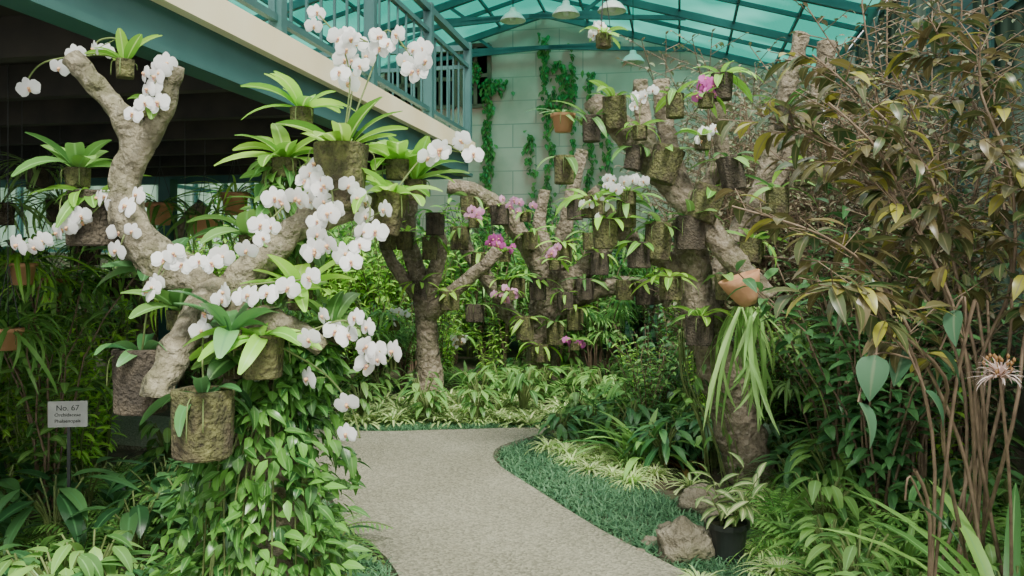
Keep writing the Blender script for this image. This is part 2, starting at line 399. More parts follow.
# ---------------- lamps ----------------
for (px,py,d) in ((513,18,13.5),(566,12,12.5),(612,8,12),(633,60,14.5)):
    p=at(px,py,d)
    u=p.x*cs-p.y*sn
    lamp=obj('pendant_lamp',None,loc=p,label='white dome pendant lamp hanging from the roof',cat='lamp',group='pendant lamps')
    mb=MB(); mb.lathe([(.0,.16),(.05,.16),(.06,.10),(.13,.06),(.20,-.03),(.205,-.05),(.19,-.045),(.12,.03),(0,.06)],20)
    obj('lamp_shade',mb.mesh('lamp_shade',[M['white']]),parent=lamp)
    mb=MB(); mb.lathe([(0,.05),(.04,.04),(.055,-.01),(.04,-.05),(0,-.06)],12)
    obj('bulb',mb.mesh('bulb',[M['white']]),parent=lamp)
    mb=MB(); mb.tube([(0,0,.15),(0,0,zr(u)-p.z+.02)],.008,6); obj('cord',mb.mesh('cord',[M['black']]),parent=lamp)

# ---------------- trees ----------------
def tree(name,base,branches,mats,label,nz=.28,rs=1.0):
    mb=MB(); org=Vector(base)
    for br in branches:
        P=[at(a,b_,c) for a,b_,c,r in br]; rr=[r*rs for *_,r in br]
        mb.tube(P,rr,18,0,capmi=1,nz=nz,nsc=8,smooth=9)
    return obj(name,mb.mesh(name,mats,org=org),loc=org,label=label,cat='tree')
LT=[[(285,716,3.05,.20),(280,560,3.05,.16),(262,430,3.05,.135),(236,345,3.0,.12),(212,292,2.98,.10)],
 [(232,330,3.0,.10),(200,285,2.98,.095),(160,262,2.96,.09),(132,225,2.97,.075),(126,180,3.0,.066),(134,140,3.0,.058),(112,105,3.0,.05),(92,80,3.0,.044),(72,58,3.0,.045)],
 [(128,175,3.0,.06),(148,140,2.98,.045),(165,105,2.95,.042),(176,66,2.92,.036)],
 [(225,330,3.0,.09),(236,285,3.0,.085),(262,262,3.0,.07),(292,232,3.02,.062),(330,215,3.05,.055),(372,205,3.1,.05),(398,190,3.1,.045)],
 [(225,290,3.0,.075),(205,305,2.85,.07),(185,340,2.75,.062),(160,385,2.68,.058),(156,396,2.67,.057)],
 [(236,345,3.0,.09),(262,325,2.9,.07),(296,330,2.85,.045),(322,350,2.85,.035)],
 [(160,262,2.96,.06),(125,245,3.1,.05),(98,225,3.15,.045),(88,205,3.15,.04)],
 [(300,228,3.02,.05),(325,180,3.1,.04),(332,150,3.12,.04)]]
tree('orchid_tree',gy(285,3.05),LT,[M['bark'],M['cut']],'bare pruned tree trunk with forked branches holding white orchids',rs=.82,nz=.33)
RT=[[(765,505,6.1,.30),(752,470,6.1,.21),(735,420,6.1,.18),(722,370,6.1,.185),(705,325,6.1,.17),(695,275,6.1,.14),(688,215,6.0,.12)],
 [(775,500,6.0,.14),(765,470,6.05,.09),(740,430,6.1,.10)],
 [(768,300,5.7,.09),(750,278,5.75,.095),(722,245,5.85,.10),(690,205,5.95,.12),(655,165,6.0,.12),(628,135,6.0,.115),(600,108,6.0,.09),(592,98,6.0,.085)],
 [(640,150,6.0,.09),(618,120,6.1,.075),(612,95,6.1,.07)],
 [(690,210,6.0,.10),(672,160,6.1,.08),(664,115,6.15,.075),(661,80,6.15,.07)],
 [(655,160,6.0,.07),(642,110,6.1,.065),(640,80,6.1,.06)],
 [(700,320,6.1,.13),(730,250,6.3,.10),(762,190,6.35,.09),(780,120,6.4,.078),(802,34,6.4,.07)],
 [(765,195,6.35,.075),(800,140,6.5,.08),(822,85,6.5,.085),(828,42,6.5,.085)],
 [(700,300,6.1,.11),(668,262,6.1,.08),(640,250,6.0,.075),(610,215,6.0,.07),(590,190,6.0,.06)],
 [(688,215,6,.09),(712,180,6.0,.07),(722,150,6.0,.06),(716,100,6.1,.06)]]
tree('orchid_tree',gr(755,497),RT,[M['barkfar'],M['cut']],'large pruned tree trunk with angular stub branches holding mossy pots',rs=.86,nz=.26)
FT=[[(538,400,10.5,.30),(542,370,10.5,.19),(540,330,10.5,.18),(547,295,10.5,.19),(552,270,10.5,.14)],
 [(545,310,10.5,.16),(540,270,10.4,.13),(522,238,10.3,.12),(500,210,10.2,.11),(475,192,10.2,.10),(448,186,10.2,.09)],
 [(542,330,10.5,.13),(512,318,10.5,.11),(495,290,10.5,.10),(470,255,10.5,.09),(462,235,10.5,.085)],
 [(548,300,10.5,.16),(575,278,10.4,.14),(598,255,10.3,.12),(615,225,10.3,.10)],
 [(552,290,10.5,.13),(562,240,10.6,.10),(572,195,10.6,.09),(582,150,10.6,.08)],
 [(545,330,10.5,.12),(575,300,10.3,.11),(625,285,10.2,.11),(670,300,10.2,.1)],
 [(560,270,10.5,.11),(540,230,10.6,.08),(545,190,10.6,.07)]]
tree('orchid_tree',gr(538,398),FT,[M['barkfar'],M['cut']],'spreading pruned tree with thick forked limbs at the path bend',nz=.2)
FT2=[[(430,402,9.6,.18),(428,340,9.6,.12),(420,285,9.6,.11),(408,235,9.6,.09),(412,200,9.6,.075)],
 [(425,300,9.6,.10),(440,250,9.5,.08),(432,215,9.5,.07)],[(424,320,9.6,.10),(455,290,9.4,.08),(488,262,9.3,.07),(498,250,9.3,.07)],
 [(422,300,9.6,.09),(392,262,9.6,.07),(380,225,9.6,.06)]]
tree('orchid_tree',gr(430,402),FT2,[M['barkfar'],M['cut']],'smaller bare tree with short cut limbs among shrubs',nz=.2)
BT=[[(150,405,9.4,.2),(150,300,9.4,.16),(140,240,9.4,.12),(112,205,9.4,.1)],[(150,300,9.4,.13),(175,240,9.4,.1),(205,205,9.4,.09)]]
tree('orchid_tree',gr(150,405),BT,[M['barkfar'],M['cut']],'forked bare tree in the shade under the balcony',nz=.2)

# ---------------- orchids ----------------
def flowermesh(pm,r=.038):
    mb=MB()
    for a in (0,2*pi*.355,-2*pi*.355): mb.leaf(RZ(a)@T(Vector((0,.003,0)))@RX(.1),r*.95,r*.72,.25,'oval',4,-.15,var=R.random(),mi=0)
    for a in (-pi/2*.92,pi/2*.92): mb.leaf(RZ(a)@T(Vector((0,.002,.003)))@RX(.12),r*1.05,r*1.25,.3,'round',4,-.12,var=R.random(),mi=0)
    mb.lathe([(0,.016),(.005,.014),(.006,.008),(.003,0)],6,1)
    mb.leaf(T(Vector((0,-.002,.008)))@RZ(pi)@RX(.4),r*.45,r*.3,1.0,'lance',3,.5,mi=1)
    return mb.mesh('flower',[pm,M['lip']])
FL={'petal':[flowermesh(M['petal']) for _ in range(3)],'pink':[flowermesh(M['pink'])],'mag':[flowermesh(M['mag'])]}
def potmesh(r,h,kind):
    mb=MB()
    if kind in('moss','darkpot'):
        mb.lathe([(0,0),(r*.84,0),(r*.9,h*.03),(r*.92,h*.2),(r*.93,h*.4),(r*.95,h*.6),(r*.96,h*.8),(r*.98,h*.97),(r*.95,h),(r*.74,h),(r*.7,h*.9),(0,h*.9)],30,0,nz=.2,mis=[0]*10+[1],seed=R.random()*20)
    else:
        mb.lathe([(0,0),(r*.68,0),(r*.9,h*.8),(r*1.03,h*.8),(r*1.06,h),(r*.95,h),(r*.9,h*.88),(0,h*.88)],24,0,mis=[0]*6+[1])
    return mb.mesh('pot',[M[kind],M['soil']],smooth=kind not in('moss','darkpot'))
def faceto(dirv,roll):
    q=dirv.normalized().to_track_quat('Z','Y'); return q.to_matrix().to_4x4()@RZ(roll)
def orchid(px,pyb,d,rpx,hpx,kind='moss',spikes=(),nleaf=9,LL=.22,lw=.07,lm='orchleaf',fcol='petal',fs=1.0,tilt=(0,0),label=None,name='potted_orchid',group=None,up=.9,wire=None,dr=1.0,jit=1.15,shape=None):
    base=at(px,pyb,d); k=d/FP; r=rpx*k; h=hpx*k
    th=obj(name,None,loc=base,label=label or 'orchid with strap leaves in a mossy log pot on the tree',cat='orchid' if 'orchid' in name else 'plant',group=group)
    obj('pot',potmesh(r,h,kind),rot=(tilt[0],tilt[1],R.random()*6 if tilt==(0,0) else 0),parent=th)
    mb=MB(); top=RX(tilt[0])@RY(tilt[1])@Vector((0,0,h*.92))
    a0=R.random()*6
    for i in range(nleaf):
        az=a0+i*2.4; el=up-R.random()*1.0
        mb.leaf(T(top+Vector((math.cos(az+pi/2),math.sin(az+pi/2),0))*r*.25)@RZ(az)@RX(el)@RY(R.uniform(-.5,.5)),LL*R.uniform(.6,1.2),lw*R.uniform(.75,1.15),R.uniform(.4,1.1)*dr,shape or ('strap' if d>5 else 'tongue'),7,.3)
    for i in range(3):
        a=R.random()*6.28; p0=top+Vector((math.cos(a)*r*.7,math.sin(a)*r*.7,0))
        mb.tube([p0,p0+Vector((math.cos(a)*r*.5,math.sin(a)*r*.5,-h*.05)),p0+Vector((math.cos(a)*r*.6,math.sin(a)*r*.6,-h*.35-R.random()*.05))],.0022,5,1)
    obj('leaves',mb.mesh('leaves',[M[lm],M['stem']]),parent=th)
    if wire:
        mb=MB()
        for a in (0,2.1,4.2):
            mb.tube([(math.cos(a)*r*.9,math.sin(a)*r*.9,h*.95),(0,0,h+.35),(0,0,wire-base.z)],.003,4,0,smooth=1,cap=False)
        obj('hanger',mb.mesh('hanger',[M['black']]),parent=th)
    for pts,nf in spikes:
        P=[top]+[at(q[0],q[1],q[2] if len(q)>2 else d)-base for q in pts]
        mb=MB(); mb.tube(P,[.004]+[.003]*(len(P)-1),6,0,smooth=6)
        n=len(P)
        seg=[(P[i],P[i+1]) for i in range(1 if n>2 else 0,n-1)]
        tl=[(b_-a).length for a,b_ in seg]; tot=sum(tl)
        fl=[]
        for i in range(nf):
            s=tot*(.12+.88*i/max(1,nf-1)) if nf>1 else tot
            for (a,b_),L in zip(seg,tl):
                if s<=L+1e-6: p=a.lerp(b_,s/L if L else 0);break
                s-=L
            off=Vector((R.uniform(-1,1),R.uniform(-1,.1),R.uniform(-.9,.6)))*.036*fs*jit
            if i%2: off+=Vector((.018,0,.01))*fs
            else: off-=Vector((.018,0,.01))*fs
            mb.tube([p,p+off*.6+Vector((0,.004,0)),p+off+Vector((0,.006,0))],.0016,4,0,smooth=1)
            fl.append(p+off)
        spk=obj('flower_spike',mb.mesh('flower_spike',[M['stem']]),parent=th)
        for f in fl:
            dv=Vector((R.uniform(-1.1,1.1),-1,R.uniform(-.6,.4)))
            o=obj('flower',R.choice(FL[fcol]),parent=spk)
            o.matrix_local=T(f)@faceto(dv,R.uniform(-.6,.6))@Matrix.Scale(fs*R.uniform(.78,1.08),4)
    return th
L1='white moth orchid in a mossy log pot wedged in the branches'
orchid(342,210,2.9,27,66,'moss',[([(316,168,2.85),(298,192,2.80),(250,240,2.75)],11),([(330,175,2.82),(332,208,2.78),(310,252,2.74)],11),([(362,192,2.85),(370,215,2.8),(350,254,2.75)],9),
   ([(300,168,2.9),(324,178,2.8),(290,205,2.78)],6),
   ([(352,90,3.0),(345,48,3.0),(320,16,3.0)],8),([(372,70,3.1),(388,30,3.1),(422,74,3.1)],13),([(350,80),(342,35),(368,42)],5)],10,.27,.075,'brightleaf',label='white moth orchid with many flower sprays in tall mossy log pot',up=1.25,dr=.6)
orchid(383,233,2.95,18,42,'moss',[([(420,160,3.1),(446,146,3.1),(466,156,3.1)],6)],9,.24,.075,'brightleaf',tilt=(0,.25),label=L1,up=1.2)
orchid(204,457,2.6,31,68,'moss',[([(205,330,2.7),(235,290,2.7),(300,280,2.7)],10)],8,.18,.05,'darkleaf',label='white moth orchid in a large mossy log pot')
orchid(142,412,2.8,27,64,'darkpot',[([(150,300,2.8),(172,254,2.8),(218,264,2.8)],9)],8,.18,.05,'darkleaf',label='white moth orchid in a dark wooden pot')
orchid(262,378,2.75,21,44,'moss',[([(310,330,2.7),(350,322,2.7),(388,362,2.7)],12),([(320,370,2.8),(350,405,2.8),(360,438,2.8)],3)],12,.22,.065,'orchleaf',label=L1)
orchid(94,246,3.05,26,55,'darkpot',[([(112,192,3),(80,222,2.95),(30,242,2.9)],10),([(118,190,3),(132,205,2.95),(122,242,2.9)],7)],14,.2,.055,'orchleaf',label='white moth orchid in a dark hanging basket')
orchid(150,118,2.95,10,18,'moss',[([(168,70,2.9),(160,72,2.88),(148,105,2.88)],9)],4,.12,.045,'orchleaf',label='white moth orchid tied to a branch stub')
orchid(125,78,3.05,10,18,'moss',[([(118,40),(100,40),(93,50)],2),([(100,55),(45,62),(25,84)],3)],7,.15,.05,'brightleaf',label='small white orchid tied to a branch stub',up=1.5,dr=.6)
for (x,y,dd,l) in ((78,188,3.1,'midleaf'),(285,178,3.15,'brightleaf'),(302,128,3.2,'brightleaf'),(415,200,3.2,'orchleaf'),(230,350,2.7,'darkleaf'),(300,310,2.9,'brightleaf'),(398,180,3.15,'brightleaf'),(160,290,3.1,'darkleaf'),(235,378,2.85,'midleaf'),(330,345,2.95,'midleaf'),(180,330,2.9,'midleaf'),(250,255,3.1,'midleaf')):
    orchid(x,y,dd,12,20,'moss',[],11,.22,.07,l,label='leafy epiphyte in a small mossy pot on the branch',name='epiphyte_plant',group='epiphytes on the near tree',up=1.2,dr=.8)
for (x,y,dd,l) in ((22,285,5.2,'orchleaf'),(60,222,6.2,'fern'),(205,238,6.5,'fern'),(8,350,4.6,'fern'),(235,215,7.5,'brightleaf'),(120,300,7,'fern'),(40,190,7,'stag'),(270,250,7.8,'stag'),(185,300,6,'brightleaf'),(0,225,5.6,'stag'),(300,225,8,'fern'),(50,300,6.5,'brightleaf'),(85,265,7.5,'stag'),(160,225,7.8,'fern')):
    orchid(x,y,dd,14,22,R.choice(['terra','darkpot']),[],34,.5,.026,l,label='trailing leafy plant in a pot hanging on wires below the balcony',name='hanging_plant',group='hanging pots below the balcony',wire=ZD-.1,dr=1.4)
G='mossy pots on the large tree'
for (x,yb,rp,hp,kind,tl,nl,lm) in ((659,182,17,36,'moss',(0,.3),3,'orchleaf'),(699,221,19,36,'moss',(0,.35),3,'orchleaf'),(606,249,15,30,'moss',(0,0),9,'orchleaf'),
  (657,260,15,38,'moss',(0,.1),8,'midleaf'),(690,250,15,34,'darkpot',(0,0),6,'midleaf'),(564,184,13,28,'moss',(0,0),3,'midleaf'),
  (591,142,11,26,'darkpot',(0,0),7,'midleaf'),(616,128,14,32,'moss',(.2,-.1),6,'orchleaf'),(722,100,13,26,'darkpot',(0,0),12,'orchleaf'),(735,190,15,34,'darkpot',(0,-.2),7,'midleaf'),
  (640,268,14,26,'darkpot',(0,0),8,'orchleaf'),(805,186,13,26,'moss',(0,0),4,'brightleaf'),(700,345,16,30,'darkpot',(0,0),12,'brightleaf'),(626,228,12,28,'moss',(0,0),7,'midleaf'),(748,262,14,24,'moss',(0,.2),8,'orchleaf'),(778,214,13,26,'moss',(0,0),6,'midleaf'),
  (632,170,11,24,'darkpot',(0,.2),5,'midleaf'),(675,118,11,24,'moss',(0,0),6,'orchleaf'),(785,130,11,24,'darkpot',(0,0),7,'midleaf'),(670,300,12,24,'moss',(0,0),8,'brightleaf'),(590,218,10,22,'moss',(0,0),5,'orchleaf'),(725,300,12,26,'moss',(0,0),6,'midleaf')):
    orchid(x,yb,5.82,rp*.9,hp,kind,[],nl,.26,.06,lm,tilt=tl,label='leafy plant in a mossy log pot fixed to the tree',name='epiphyte_plant',group=G)
for (x,yb,sp_,c,l) in ((640,140,[([(640,110),(645,92),(636,104)],7)],'petal','white orchid high on a tree limb'),(702,150,[([(702,140),(710,126),(696,138)],6)],'petal','white orchid on a limb stub'),
   (706,108,[([(700,95),(700,84),(716,94)],9)],'mag','magenta orchid at the top of a limb'),(600,215,[([(600,200),(590,205),(598,216)],5)],'petal','small white orchid on a low limb'),
   (628,205,[([(620,190),(626,178),(636,182)],6)],'petal','white orchid between the tree limbs'),(604,48,[([(604,38),(600,26),(596,36)],6)],'petal','white orchid spray high in the air')):
    orchid(x,yb,5.75,8,14,'moss',sp_,7,.2,.05,'orchleaf',c,fs=1.1,label=l,wire=(5.9 if x==604 else None))
G='pots on the far tree'
for (x,yb,kind) in ((517,298,'moss'),(475,322,'darkpot'),(505,300,'moss'),(538,300,'darkpot'),(563,262,'moss'),(590,250,'moss'),(600,275,'darkpot'),(540,362,'moss'),(525,340,'moss'),
    (565,310,'darkpot'),(555,345,'moss'),(480,275,'moss'),(460,250,'moss'),(575,330,'moss'),(585,300,'darkpot'),(556,388,'darkpot'),(430,260,'moss'),(405,250,'moss'),(470,215,'moss'),(500,225,'darkpot'),
    (530,250,'moss'),(575,220,'darkpot'),(625,300,'moss'),(645,305,'darkpot'),(420,300,'darkpot'),(450,310,'moss'),(388,250,'moss'),(435,235,'darkpot')):
    orchid(x,yb,10.1 if x>455 else 9.3,R.uniform(8,10),R.uniform(17,24),kind,[],7,.32,.05,R.choice(['orchleaf','midleaf','brightleaf']),label='leafy plant in a small pot on the far tree',name='epiphyte_plant',group=G)
for (x,yb,sp_,c,l) in ((505,262,[([(500,240),(490,238),(512,250)],12)],'mag','magenta orchid spray on the far tree'),(525,222,[([(520,205),(508,200),(532,212)],9)],'pink','pink orchid spray on a far limb'),
   (575,350,[([(575,340),(570,340),(580,346)],6)],'mag','magenta orchid low on the far trunk'),(510,300,[([(505,285),(498,290),(514,296)],8)],'pink','pink orchid on the far tree'),
   (474,228,[([(475,210),(470,212),(484,220)],7)],'pink','pale pink orchid on the far tree'),(555,270,[([(555,250),(560,245),(548,255)],6)],'pink','pink orchid at the fork'),
   (460,345,[([(458,335),(462,338),(455,345)],5)],'petal','white orchid at the foot of shrubs'),(610,200,[([(605,185),(612,180),(622,190)],8)],'petal','white orchid in far limbs'),(395,330,[([(390,318),(396,310),(404,322)],5)],'petal','white orchid among shrubs')):
    orchid(x,yb,9.8,6,10,'moss',sp_,6,.22,.05,'orchleaf',c,fs=1.45,label=l)
orchid(563,132,5.9,12,18,'terra',[],12,.22,.03,'midleaf',label='small plant in a shallow terracotta bowl on a branch',name='hanging_plant')
def staghorn(px,py,d):
    base=at(px,py,d)
    th=obj('staghorn_fern',None,loc=base,label='staghorn fern with drooping fronds hanging from an orange terracotta pot',cat='fern')
    mb=MB(); mb.lathe([(0,-.02),(.05,-.02),(.08,.03),(.12,.12),(.14,.18),(.13,.18),(.1,.13),(0,.12)],20,0,Mx=RY(-.35))
    obj('pot',mb.mesh('pot',[M['terra']]),parent=th)
    mb=MB()
    for i in range(36):
        az=R.random()*6.28; L=R.uniform(.4,.9)
        Mx=T(Vector((R.uniform(-.09,.09),R.uniform(-.07,.05),-.03)))@RZ(az)@RX(R.uniform(-1.35,-.5))@RY(R.uniform(-.5,.5))
        mb.leaf(Mx,L,R.uniform(.02,.036),R.uniform(.3,.7),'strap',9,.2)
        if i%2: mb.leaf(Mx@T(Vector((0,L*.5,-L*.1)))@RZ(.3)@RX(-.5),L*.4,.022,.5,'strap',5,.2)
    obj('fronds',mb.mesh('fronds',[M['stag']]),parent=th)
staghorn(748,302,5.55)

# ---------------- plant species ----------------
def spine(mb,base,h,lean,az,r=.006,mi=1,k=5,wob=.08):
    P=[];p=Vector(base)
    for i in range(k+1):
        t=i/k;P.append(p+Vector((math.cos(az)*lean*t*t+R.uniform(-wob,wob)*t*h*.5,math.sin(az)*lean*t*t+R.uniform(-wob,wob)*t*h*.5,h*t)))
    mb.tube(P,[r*(1-.6*i/k) for i in range(k+1)],5,mi,smooth=1,cap=False)
    return P
def sp_rosette(n,L,W,shape,e0,e1,droop,segs=5,fold=.3,r0=.03):
    mb=MB()
    for i in range(n):
        t=i/n;az=i*2.4+R.uniform(-.2,.2);el=e0+(e1-e0)*t+R.uniform(-.1,.1)
        mb.leaf(T(Vector((0,0,.02)))@RZ(az)@T(Vector((0,r0*(1-t),0)))@RX(el),L*(1-.35*t)*R.uniform(.85,1.1),W*R.uniform(.85,1.1),droop*R.uniform(.7,1.3),shape,segs,fold)
    return mb
def sp_fern(n=13,L=.6):
    mb=MB()
    for i in range(n):
        az=i*2.4;el=R.uniform(.5,1.25);dr=R.uniform(.9,1.5);ll=L*R.uniform(.7,1.1)
        Mx=RZ(az)@RX(el);y=z=0;S=16;P=[]
        for k in range(S+1):
            t=k/S;P.append(Mx@Vector((0,y,z)))
            a=-dr*t*1.3
            if k>1:
                w=ll*.26*math.sin(pi*min(1,(t**.8)*.96+.02))**.8
                for sx in (-1,1):
                    mb.leaf(Mx@T(Vector((0,y,z)))@RX(a)@RZ(-sx*1.25),max(w,.01),ll*.045,.4,'lance',2,.1)
            y+=math.cos(a)*ll/S;z+=math.sin(a)*ll/S
        mb.tube(P,.003,4,1,smooth=1,cap=False)
    return mb
def sp_petiole(n,H,L,W,shape='ovate',sp=.5):
    mb=MB()
    for i in range(n):
        az=i*2.4+R.uniform(-.3,.3);h=H*R.uniform(.45,1.05);out=sp*h*R.uniform(.3,1)
        dirx=Vector((-math.sin(az),math.cos(az),0))
        P=[Vector((0,0,0))+dirx*.02,dirx*out*.35+Vector((0,0,h*.6)),dirx*out+Vector((0,0,h))]
        mb.tube(P,.006,5,1,smooth=2,cap=False)
        mb.leaf(T(P[-1])@RZ(az+R.uniform(-.4,.4))@RX(R.uniform(-.5,.3)),L*R.uniform(.8,1.15),W*R.uniform(.8,1.1),R.uniform(.3,.8),shape,6,.2)
    return mb
def sp_shrub(ns,h,spread,nl,L,W,shape='lance',droop=.6,r=.009,t0=.2,wob=.08,side=0):
    mb=MB()
    for i in range(ns):
        az=i*2.4+R.uniform(-.5,.5);hh=h*R.uniform(.6,1.05)
        P=spine(mb,(math.cos(az)*.04,math.sin(az)*.04,0),hh,spread*R.uniform(.3,1),az,r,1,6,wob)
        for j in range(nl):
            t=t0+(1-t0)*j/nl;q=t*6;k=min(5,int(q));p=P[k].lerp(P[k+1],q-k)
            a=j*2.4+R.uniform(-.4,.4)
            if side and R.random()<.7:
                q2=p+Vector((-math.sin(a),math.cos(a),.4))*side*R.uniform(.4,1)
                mb.tube([p,q2],.003,4,1,smooth=1,cap=False)
                for s_ in range(3):
                    mb.leaf(T(p.lerp(q2,.5+.25*s_))@RZ(a+R.uniform(-1,1))@RX(R.uniform(-.3,.6))@RY(R.uniform(-.5,.5)),L*R.uniform(.7,1.1),W*R.uniform(.7,1.1),droop,shape,3,.25)
            else:
                mb.leaf(T(p)@RZ(a)@RX(R.uniform(-.2,.7))@RY(R.uniform(-.5,.5)),L*R.uniform(.7,1.1),W*R.uniform(.7,1.1),droop,shape,4,.25)
        mb.leaf(T(P[-1])@RZ(az)@RX(1),L*.8,W*.8,droop,shape,4,.25)
    return mb
def sp_dracaena(ns,h):
    mb=MB()
    for i in range(ns):
        az=i*2.4;P=spine(mb,(0,0,0),h*R.uniform(.6,1),.25,az,.014,1,5,.05)
        for j in range(26):
            mb.leaf(T(P[-1]-Vector((0,0,.2*j/26)))@RZ(j*2.4)@RX(-.1+1.3*j/26+R.uniform(-.2,.2)),.42*R.uniform(.7,1.1),.035,1.0,'lance',5,.3)
    return mb
SP={}
def reg(key,name,builders,mats,label,cat,group):
    SP[key]=([b_.mesh(name,mats) for b_ in builders],name,label,cat,group)
st=M['stem'];tw=M['twig']
reg('brom','bromeliad',[sp_rosette(30,.36,.04,'strap',.3,1.3,.9) for _ in range(3)],[M['brom']],'low rosette bromeliad with striped cream-green leaves','bromeliad','bromeliads in the beds')
reg('broad','peace_lily',[sp_petiole(32,.36,.26,.065,'lance') for _ in range(3)],[M['darkleaf'],st],'dark glossy broad-leaved foliage plant','plant','dark broad-leaved plants')
reg('broadm','philodendron',[sp_petiole(34,.42,.19,.07,'ovate') for _ in range(3)],[M['midleaf'],st],'mid-green foliage plant with broad oval leaves','plant','broad green foliage plants')
reg('big','anthurium',[sp_petiole(15,.45,.34,.11,'lance') for _ in range(2)],[M['darkleaf'],st],'large dark-leaved glossy foliage plant','plant','large glossy foliage plants')
reg('fern','fern',[sp_fern(14,.6) for _ in range(2)],[M['fern'],st],'arching green fern growing in the bed','fern','ferns in the beds')
reg('spider','spider_plant',[sp_rosette(60,.32,.022,'blade',.2,1.4,1.1,5,.2) for _ in range(2)],[M['vari']],'spider plant tuft with cream striped blades','spider plant','spider plants edging the bed')
reg('lir','lily_turf',[sp_rosette(75,.5,.02,'blade',.4,1.4,1.0,6,.2) for _ in range(2)],[M['midleaf']],'dense tuft of long green grassy leaves','grass','grassy tufts')
reg('strap','crinum',[sp_rosette(20,.75,.055,'strap',.6,1.4,.8,7,.3) for _ in range(2)],[M['midleaf']],'clump of long arching strap leaves','plant','strap-leaved clumps')
reg('shrub','leafy_shrub',[sp_shrub(11,1.5,.55,28,.13,.045) for _ in range(3)],[M['midleaf'],tw],'upright green leafy shrub','shrub','green shrubs')
reg('shrubd','dark_shrub',[sp_shrub(11,1.5,.55,28,.15,.05) for _ in range(2)],[M['darkleaf'],tw],'dark green leafy shrub','shrub','dark shrubs')
reg('shrubb','bright_shrub',[sp_shrub(10,1.2,.5,24,.13,.038) for _ in range(2)],[M['brightleaf'],st],'light green leafy shrub','shrub','light green shrubs')
reg('twig','twiggy_shrub',[sp_shrub(14,3.0,.6,48,.06,.03,side=.3,wob=.12) for _ in range(2)],[M['dry'],tw],'tall twiggy brown shrub with sparse small leaves','shrub','twiggy shrubs')
reg('drac','dracaena',[sp_dracaena(4,1.3) for _ in range(2)],[M['midleaf'],tw],'dracaena with tufts of narrow leaves on canes','plant','dracaenas')
reg('redp','red_bromeliad',[sp_rosette(18,.34,.05,'strap',.35,1.3,.7) for _ in range(1)],[M['red']],'small bromeliad with reddish orange leaves','bromeliad','reddish bromeliads')
def put(key,x,y,s=1,z=0):
    ms,name,label,cat,group=SP[key]
    return obj(name,R.choice(ms),loc=(x,y,z),rot=(0,0,R.random()*6.28),sc=s*R.uniform(.85,1.15),label=label,cat=cat,group=group)
def bx(p): return p.x*cs-p.y*sn, p.x*sn+p.y*cs
def scat(keys,px0,px1,y0,y1,n,s=1,m=.15,wm=.75):
    c=0;tr=0;pts=[]
    while c<n and tr<n*40:
        tr+=1
        Y=R.uniform(y0,y1);p=gy(R.uniform(px0,px1),Y)
        u,v=bx(p)
        if u>UR-wm or u<UL+1 or v>VB-1.2: continue
        if inpath(p.x,p.y,m): continue
        if any((q-p).length<.62*math.sqrt(max(.05,(px1-px0)*(y0+y1)/2/FP*(y1-y0)/n)) for q in pts): continue
        pts.append(p)
        put(R.choice(keys),p.x,p.y,s);c+=1
# far bed
scat(['brom','brom','brom','spider','broadm','brom'],340,640,8.1,9.6,64,1.0,.1)
scat(['brom','spider','brom'],350,560,8.15,8.7,24,.8,.06)
scat(['shrubb','broadm','fern','strap','lir','drac','shrub'],330,690,9.7,11.8,46,.85)
scat(['shrub','shrubb','shrubb','drac','shrub'],300,780,12,15.5,46,1.45)
scat(['shrub','shrubb','shrubd'],280,560,14.5,16.8,20,1.6)
scat(['shrubd','shrub'],560,860,14,16.8,14,1.6)
# right mid
scat(['broad','broadm','strap','lir','broad'],600,770,6.4,8.0,28,1.0,.35)
scat(['shrub','shrubd','strap','shrubb'],640,800,7.2,9,14,.75,.3)
scat(['broadm','broad','brom'],560,650,7.3,8.3,12,.85,.3)
for (x,y) in ((548,452),(566,456),(584,462),(600,466),(620,470),(640,474),(575,448),(600,455),(625,460),(648,466),(560,444),(655,478),(612,478),(590,474),(572,466),(632,486),(700,590),(780,580),(745,600),(760,500),(772,520),(790,560),(760,560)):
    p=gr(x,y);put('spider',p.x,p.y,.85)
p=gr(680,470);put('redp',p.x,p.y,1)
p=gr(690,490);put('brom',p.x,p.y,.6)
# right near
scat(['fern','lir','broad','lir','broadm'],775,1060,4.6,6.2,38,.95)
scat(['fern','lir','strap','fern','broadm'],800,1100,3.5,4.6,26,.75)
scat(['broadm','broad','lir','fern'],870,1080,2.8,3.5,14,.75)
scat(['shrub','shrubd','broad','drac','shrubb'],820,1060,5.5,7.0,18,.85)
scat(['twig'],700,930,7.6,10.5,24,1.1,wm=.5)
scat(['twig','shrubd'],820,1030,4.8,7.5,10,1.2,wm=.4)
scat(['shrubd','shrub','shrubb'],700,900,7.2,8.6,14,.85)
# left
scat(['big','lir','fern','broadm','lir','fern','broad'],-60,330,3.3,5.4,46,.8,.2)
scat(['lir','broadm','strap','brom','fern'],60,330,5.2,6.4,16,.8,.25)
scat(['shrubb','shrubb','strap','drac','fern','shrub','brom'],-20,330,9.6,11.5,34,1.0,.3)
scat(['shrub','shrubb','shrubb'],-80,400,11.5,15.5,44,1.7)
scat(['shrubb','shrub','broadm','drac','shrubb'],-60,120,5.0,6.6,15,.95,.2)
scat(['shrubb','shrub','drac','shrubb'],-110,60,6.6,9.6,12,1.35,.2)

